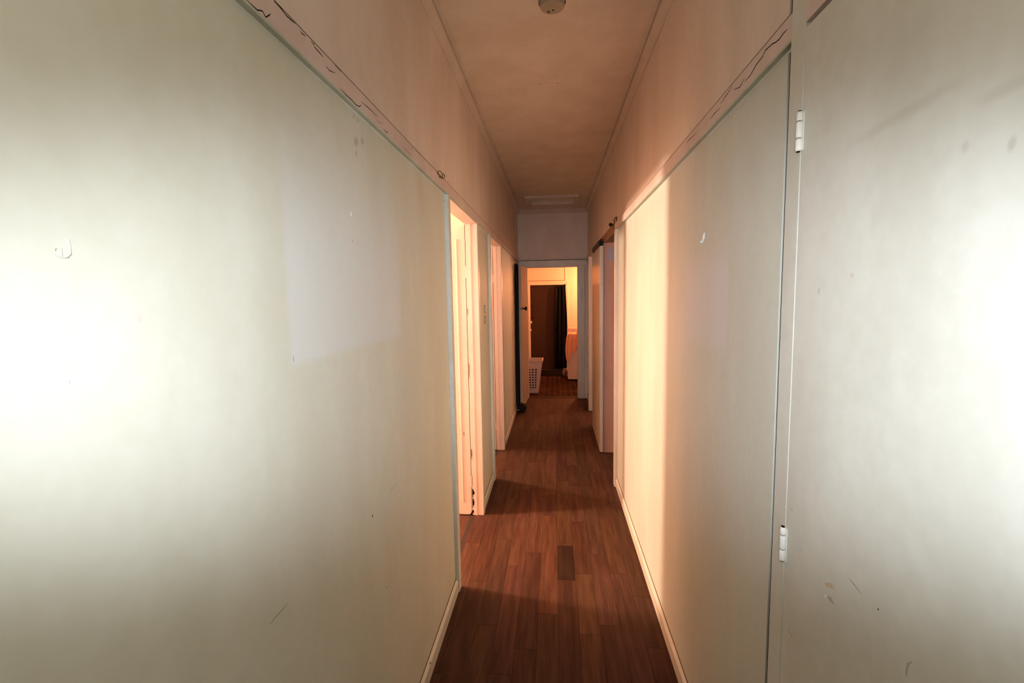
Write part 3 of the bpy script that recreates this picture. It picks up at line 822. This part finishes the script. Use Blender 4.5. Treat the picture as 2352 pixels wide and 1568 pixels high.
# black curtain
def curtain(bm):
    cols_, rows_ = 44, 22
    g = []
    for j in range(rows_ + 1):
        v = j / rows_
        z = 1.812 - v * (1.812 + .09)
        row = []
        for i in range(cols_ + 1):
            u_ = i / cols_
            x0 = .03 - .035 * min(1, v * 2.0) + (.0 if v < .9 else .004)
            x1 = .252 + .040 * math.sin(min(1.0, v * 1.6) * math.pi / 2) - (.02 * max(0, v - .75) * 4)
            zz = z - (1 - u_) * .07 * max(0, 1 - v * 6)
            y = LY1 - .06 - .022 * math.sin(u_ * 19 + v * 1.2) - .008 * math.sin(u_ * 43)
            row.append(bm.verts.new((x0 + (x1 - x0) * u_, y, zz)))
        g.append(row)
    for j in range(rows_):
        for i in range(cols_):
            bm.faces.new((g[j][i], g[j][i + 1], g[j + 1][i + 1], g[j + 1][i]))
cu = empty('curtain', (.15, LY1 - .06, 1.8))
cloth = mesh('cloth', curtain, M['curtain'], cu, True)
sm_ = cloth.modifiers.new('thick', 'SOLIDIFY'); sm_.thickness = .004
mesh('rod', lambda bm: tube(bm, [(.03, LY1 - .05, 1.76), (.25, LY1 - .05, 1.82), (.27, LY1 - .02, 1.825)], .006, 8), M['blackmetal'], cu, True)
tag(cu, 'glossy black curtain bunched at the side of the back door', 'curtain')

# mat
def matf(bm):
    box(bm, -.50, .20, 9.82, 10.62, ZL, ZL + .012, 0, .004)
tag(mesh('door_mat', matf, M['mat']), 'dark mat on the laundry floor before the back door', 'mat')

# laundry hamper
hp = empty('laundry_hamper', (-.38, 8.24, ZL))
def hamper_side(bm, p00, p10, p01, p11, cols_, holes):
    """bilinear panel: p00,p10 bottom; p01,p11 top. holes: set of (i,j) cells left open"""
    us, vs = cols_
    P = {}
    def pt(u_, v_):
        a = Vector(p00).lerp(Vector(p10), u_); b = Vector(p01).lerp(Vector(p11), u_)
        return a.lerp(b, v_)
    for i, u_ in enumerate(us):
        for j, v_ in enumerate(vs): P[i, j] = bm.verts.new(pt(u_, v_))
    for i in range(len(us) - 1):
        for j in range(len(vs) - 1):
            if (i, j) in holes: continue
            bm.faces.new((P[i, j], P[i + 1, j], P[i + 1, j + 1], P[i, j + 1]))
zb, zt = ZL + .004, .43
bot = [(-.47, 8.09), (-.292, 8.09), (-.292, 8.36), (-.47, 8.36)]
top = [(-.55, 8.06), (-.222, 8.06), (-.222, 8.40), (-.55, 8.40)]
def hamper(bm):
    vs = [0, .15]
    holesrows = []
    for k in range(8):
        a = .155 + k * .083
        vs += [a, a + .045]
        holesrows.append(len(vs) - 2)
    vs += [.97, 1.0]; vs = sorted(set(vs))
    hr = [j for j in range(len(vs) - 1) if abs((vs[j + 1] - vs[j]) - .045) < 1e-4]
    us = [0]
    for c0 in (.30, .50, .70):
        us += [c0 - .055, c0 + .055]
    us += [1.0]
    hc = [i for i in range(len(us) - 1) if abs((us[i + 1] - us[i]) - .11) < 1e-4]
    for s in range(4):
        a, b = s, (s + 1) % 4
        holes = {(i, j) for i in hc for j in hr}
        hamper_side(bm, (*bot[a], zb), (*bot[b], zb), (*top[a], zt), (*top[b], zt), (us, vs), holes)
    bm.faces.new([bm.verts.new((*p, zb)) for p in bot])
hb = mesh('body', hamper, M['basket'], hp)
bmx = hb.modifiers.new('thick', 'SOLIDIFY'); bmx.thickness = .003; bmx.offset = 0
def shade_core(bm):
    k = .012
    lo = [bm.verts.new((x + (k if x < -.38 else -k), y + (k if y < 8.2 else -k), zb + .01)) for x, y in bot]
    hi = [bm.verts.new((x + (k if x < -.38 else -k), y + (k if y < 8.2 else -k), zt - .06)) for x, y in top]
    bm.faces.new(lo); bm.faces.new(hi)
    for q in range(4): bm.faces.new((lo[q], lo[(q + 1) % 4], hi[(q + 1) % 4], hi[q]))
mesh('hole_shade', shade_core, M['black'], hp)  # black core added so the hamper holes look shaded
def rim(bm):
    o = [(-.572, 8.04), (-.200, 8.04), (-.200, 8.42), (-.572, 8.42)]
    i_ = [(-.548, 8.062), (-.224, 8.062), (-.224, 8.398), (-.548, 8.398)]
    lo = [(-.553, 8.057), (-.219, 8.057), (-.219, 8.403), (-.553, 8.403)]
    A = [bm.verts.new((*p, .463)) for p in o]; B = [bm.verts.new((*p, .463)) for p in i_]; C = [bm.verts.new((*p, .405)) for p in lo]; D = [bm.verts.new((*p, .405)) for p in i_]
    for k in range(4):
        n = (k + 1) % 4
        bm.faces.new((A[k], A[n], B[n], B[k])); bm.faces.new((C[k], C[n], A[n], A[k])); bm.faces.new((B[k], B[n], D[n], D[k])); bm.faces.new((D[k], D[n], C[n], C[k]))
mesh('rim', rim, M['basket'], hp)
tag(hp, 'tall white plastic laundry hamper with rows of square holes', 'hamper')

# washing machine
wm = empty('washing_machine', (.56, 9.55, ZL))
body = bx('cabinet', (.262, .86, 9.25, 9.85, ZL + .035, .79), M['washer'], wm, .008)
bx('toe_kick', (.285, .84, 9.29, 9.82, ZL, ZL + .036), M['dark'], wm)
bx('lid', (.262, .86, 9.25, 9.70, .789, .812), M['washer'], wm, .006)
bx('control_panel', (.262, .86, 9.70, 9.85, .789, .90), M['washer'], wm, .008)
mesh('dial', lambda bm: lathe(bm, [(.025, 0), (.022, -.02)], (.56, 9.70, .86), 16, 'Y'), M['plastic'], wm)
tag(wm, 'white washing machine with a towel draped over it', 'washing machine')

def towel(bm):
    n, m = 40, 36
    g = []
    for j in range(m + 1):
        v = j / m                      # along: over top (v<.4) then down the front
        row = []
        for i in range(n + 1):
            u_ = i / n                 # across x, left edge hangs over the left corner
            x = .232 + u_ * .42
            drop = .56 - .62 * u_ if u_ < .45 else .281 + .25 * (u_ - .45)
            drop += .05 * math.sin(u_ * 21) * .6
            if v < .42:
                t = v / .42
                y = 9.64 - t * .40; z = .822 + .006 * math.sin(u_ * 17 + t * 5)
                if u_ < .07: z -= (.07 - u_) * 2.4
            else:
                t = (v - .42) / .58
                y = 9.236 - .014 * math.sin(u_ * 34 + t * 2) * min(1, t * 2) - .012 * min(1, t * 3)
                z = .822 - t * drop
                if u_ < .07: z -= (.07 - u_) * 1.2 * (1 - t)
                x -= .030 * math.sin(t * math.pi * .8) * (1 - u_)
                x += .03 * t * t * (1 - u_)
            row.append(bm.verts.new((x, y, z)))
        g.append(row)
    for j in range(m):
        for i in range(n):
            bm.faces.new((g[j][i], g[j][i + 1], g[j + 1][i + 1], g[j + 1][i]))
tw = mesh('towel', towel, M['towel'], None, True)
tw.modifiers.new('thick', 'SOLIDIFY').thickness = .006
tag(tw, 'peach towel draped over the front corner of the washing machine', 'towel')
tag(mesh('clothes_peg', lambda bm: box(bm, .42, .50, 9.36, 9.39, .832, .842, 0, .002), M['brown']), 'small dark stick lying on the peach towel', 'stick')

# plastic bag beside the machine
def crumple(bm):
    bmesh.ops.create_icosphere(bm, subdivisions=4, radius=1)
    for v in bm.verts:
        x, y, z = v.co
        k = 1 + .13 * math.sin(9 * x + 5 * z) * math.sin(7 * y + 3 * x) + .07 * math.sin(17 * z + 4 * y)
        v.co = Vector((.205 + .042 * x * k, 9.75 + .16 * y * k, ZL + .086 + .085 * max(z, -.97) * k))
    lo = min(v.co.z for v in bm.verts)
    for v in bm.verts: v.co.z += ZL + .001 - lo
tag(mesh('plastic_bag', crumple, M['bag'], None, True), 'crumpled grey plastic bag beside the washing machine', 'bag')

# white taps on the laundry side wall
for k, (yy, zz, reach) in enumerate(((9.5, 1.035, .165), (9.5, .875, .150))):
    tp = empty('wall_tap', (LX0, yy, zz))
    mesh('flange', lambda bm: lathe(bm, [(.028, 0), (.026, .006), (.012, .012)], (LX0, yy, zz), 16, 'X'), M['white'], tp, True)
    mesh('spout', lambda bm: tube(bm, [(LX0, yy, zz), (LX0 + reach * .7, yy, zz), (LX0 + reach, yy, zz - .004)], .016, 10), M['white'], tp, True)
    mesh('handle', lambda bm: tube(bm, [(LX0 + reach - .012, yy, zz - .008), (LX0 + reach - .010, yy, zz + .032)], .012, 10), M['white'], tp, True)
    tag(tp, ('upper' if k == 0 else 'lower') + ' white tap on the laundry side wall past the door knob', 'tap')
